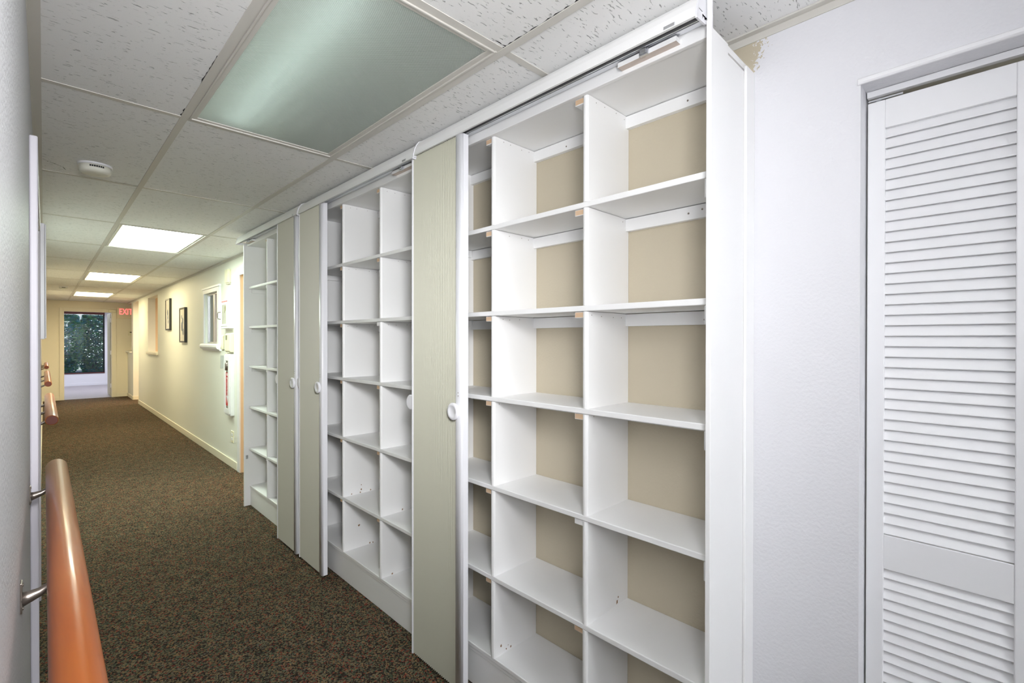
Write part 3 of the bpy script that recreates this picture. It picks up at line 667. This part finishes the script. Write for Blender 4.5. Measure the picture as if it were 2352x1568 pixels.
bm = bmesh.new(); prism(bm, [(b-.006, 1.075), (b+.004, 1.075), (b-.004, 1.22), (b-.016, 1.22)], 'x', X0-.020, X0+.009); obj('latch', bm, mat('grey_latch', srgb(176, 178, 172), .4), dr, .003)

root = thing('wall_outlet', (XR, 5.87, .33), 'small pale duplex outlet low on the wall below the extinguisher cabinet', 'outlet')
bx('plate', (XR-.006, XR, 5.82, 5.92, .272, .398), M_beige, root, .002)
for z in (.297, .343): bx('socket', (XR-.009, XR-.006, 5.845, 5.895, z, z+.032), M_trim, root, .003)

# ------------------------------------------------------------------ corridor end
root = thing('exit_sign', (1.41, YE, 1.90), 'lit exit sign with red letters on the end wall beside the doorway', 'exit sign')
bx('housing', (1.268, 1.572, YE-.055, YE, 1.898, 2.166), mat('exit_sign_housing', srgb(238, 226, 196), .4), root, .006)
text('letters', 'EXIT', .205, M_exit, root, (1.435, YE-.0565, 2.058), (math.pi/2, 0, 0), .62, .001)
root = thing('door_closer', (1.19, YE-.05, 2.05), 'beige closer box above the corner of the end doorway, left of the exit sign', 'door closer')
bx('housing', (1.115, 1.25, YE-.075, YE-.017, 2.03, 2.105), M_beige, root, .008); bx('arm', (1.10, 1.115, YE-.06, YE-.03, 2.05, 2.085), M_beige, root, .003)
root = thing('thermostat', (1.535, YE, 1.50), 'small beige thermostat on the end wall under the exit sign', 'thermostat')
bx('case', (1.485, 1.585, YE-.03, YE, 1.488, 1.60), M_beige, root, .005); bx('display', (1.512, 1.555, YE-.0315, YE-.030, 1.555, 1.575), M_black, root)

# window, blind and greenery behind the end doorway
w = bpy.data.objects.new('window_2', None); C.objects.link(w); w.location = ((WX0+WX1)/2, YW, WZ0); w['kind'] = 'structure'
bm = bmesh.new(); t = .035
for a, b, c, e in ((WX0, WX0+t, WZ0, WZ1), (WX1-t, WX1, WZ0, WZ1), (WX0+t, WX1-t, WZ0, WZ0+t), (WX0+t, WX1-t, WZ1-t, WZ1)): box(bm, a, b, YW+.07, YW+.11, c, e)
obj('sash', bm, mat('dark_bronze_sash', (.03, .028, .025), .4), w)
bx('pane', (WX0+t, WX1-t, YW+.088, YW+.092, WZ0+t, WZ1-t), M_glass, w)
root = thing('window_blind', ((WX0+WX1)/2, YW, WZ0), 'dark slatted blind with a maroon top rail over the far window', 'blind')
bx('headrail', (WX0+.004, WX1-.004, YW-.03, YW+.03, 2.142, 2.222), M_maroon, root, .004)
bm = bmesh.new(); ns = 40
for i in range(ns):
    z = .405+(2.115-.405)*i/(ns-1)
    prism(bm, [(YW-.022, z-.007), (YW, z+.002), (YW+.022, z+.007), (YW+.022, z+.0105), (YW, z+.0055), (YW-.022, z-.0035)], 'x', WX0+.008, WX1-.008)
obj('slats', bm, M_blind, root)
bx('bottom_rail', (WX0+.006, WX1-.006, YW-.025, YW+.025, .36, .385), M_maroon, root, .003)
for x in (WX0+.2, (WX0+WX1)/2+.1, WX1-.15):
    bm = bmesh.new(); tube(bm, [(x, YW-.025, .38), (x, YW-.025, 2.15)], .002, 6); obj('lift_cord', bm, M_blind, root)
# ground and bushes outside
bm = bmesh.new(); box(bm, -6, 8, YW+WT, 30, -.2, -.05); struct('ground', bm, mat('outdoor_gravel', srgb(150, 140, 130), .9, bump=(30, .5, .02)))
M_leaf = [mat('leaf_green', srgb(60, 140, 52), .5), mat('leaf_bluegreen', srgb(48, 126, 112), .5), mat('leaf_light', srgb(126, 170, 110), .5)]
def bush(x, y, rx, rz, cz, n, label, seed):
    rnd = random.Random(seed); root = thing('garden_shrub', (x, y, -.05), label, 'shrub', 'shrubs outside the far window')
    bm = bmesh.new()
    for i in range(n):
        th, ph = rnd.uniform(0, 2*math.pi), math.acos(rnd.uniform(-1, 1)); r = rnd.uniform(.55, 1)**.5
        c = Vector((x+rx*r*math.sin(ph)*math.cos(th), y+rx*.6*r*math.sin(ph)*math.sin(th), max(cz+rz*r*math.cos(ph), .02)))
        a = Vector((rnd.gauss(0, 1), rnd.gauss(0, 1), rnd.gauss(0, 1))).normalized(); b = a.orthogonal().normalized(); s = rnd.uniform(.05, .10)
        vs = [bm.verts.new(c+a*s), bm.verts.new(c+b*s*.45), bm.verts.new(c-a*s), bm.verts.new(c-b*s*.45)]
        f = bm.faces.new(vs); f.material_index = rnd.choice((0, 0, 1, 1, 2))
    obj('foliage', bm, M_leaf, root)
    bm = bmesh.new()
    for i in range(4): tube(bm, [(x+.05*i-.1, y, -.05), (x+(.25*i-.4)*rx, y, cz)], [.03, .012], 8)
    obj('stems', bm, mat('shrub_bark', srgb(80, 66, 50), .8), root)
bush(.33, 21.8, .66, 1.4, 1.35, 3600, 'leafy green shrub showing through the left of the slatted blind', 1)
bush(1.42, 22.8, .62, 1.4, 1.25, 3600, 'blue-green shrub showing through the right of the slatted blind', 2)
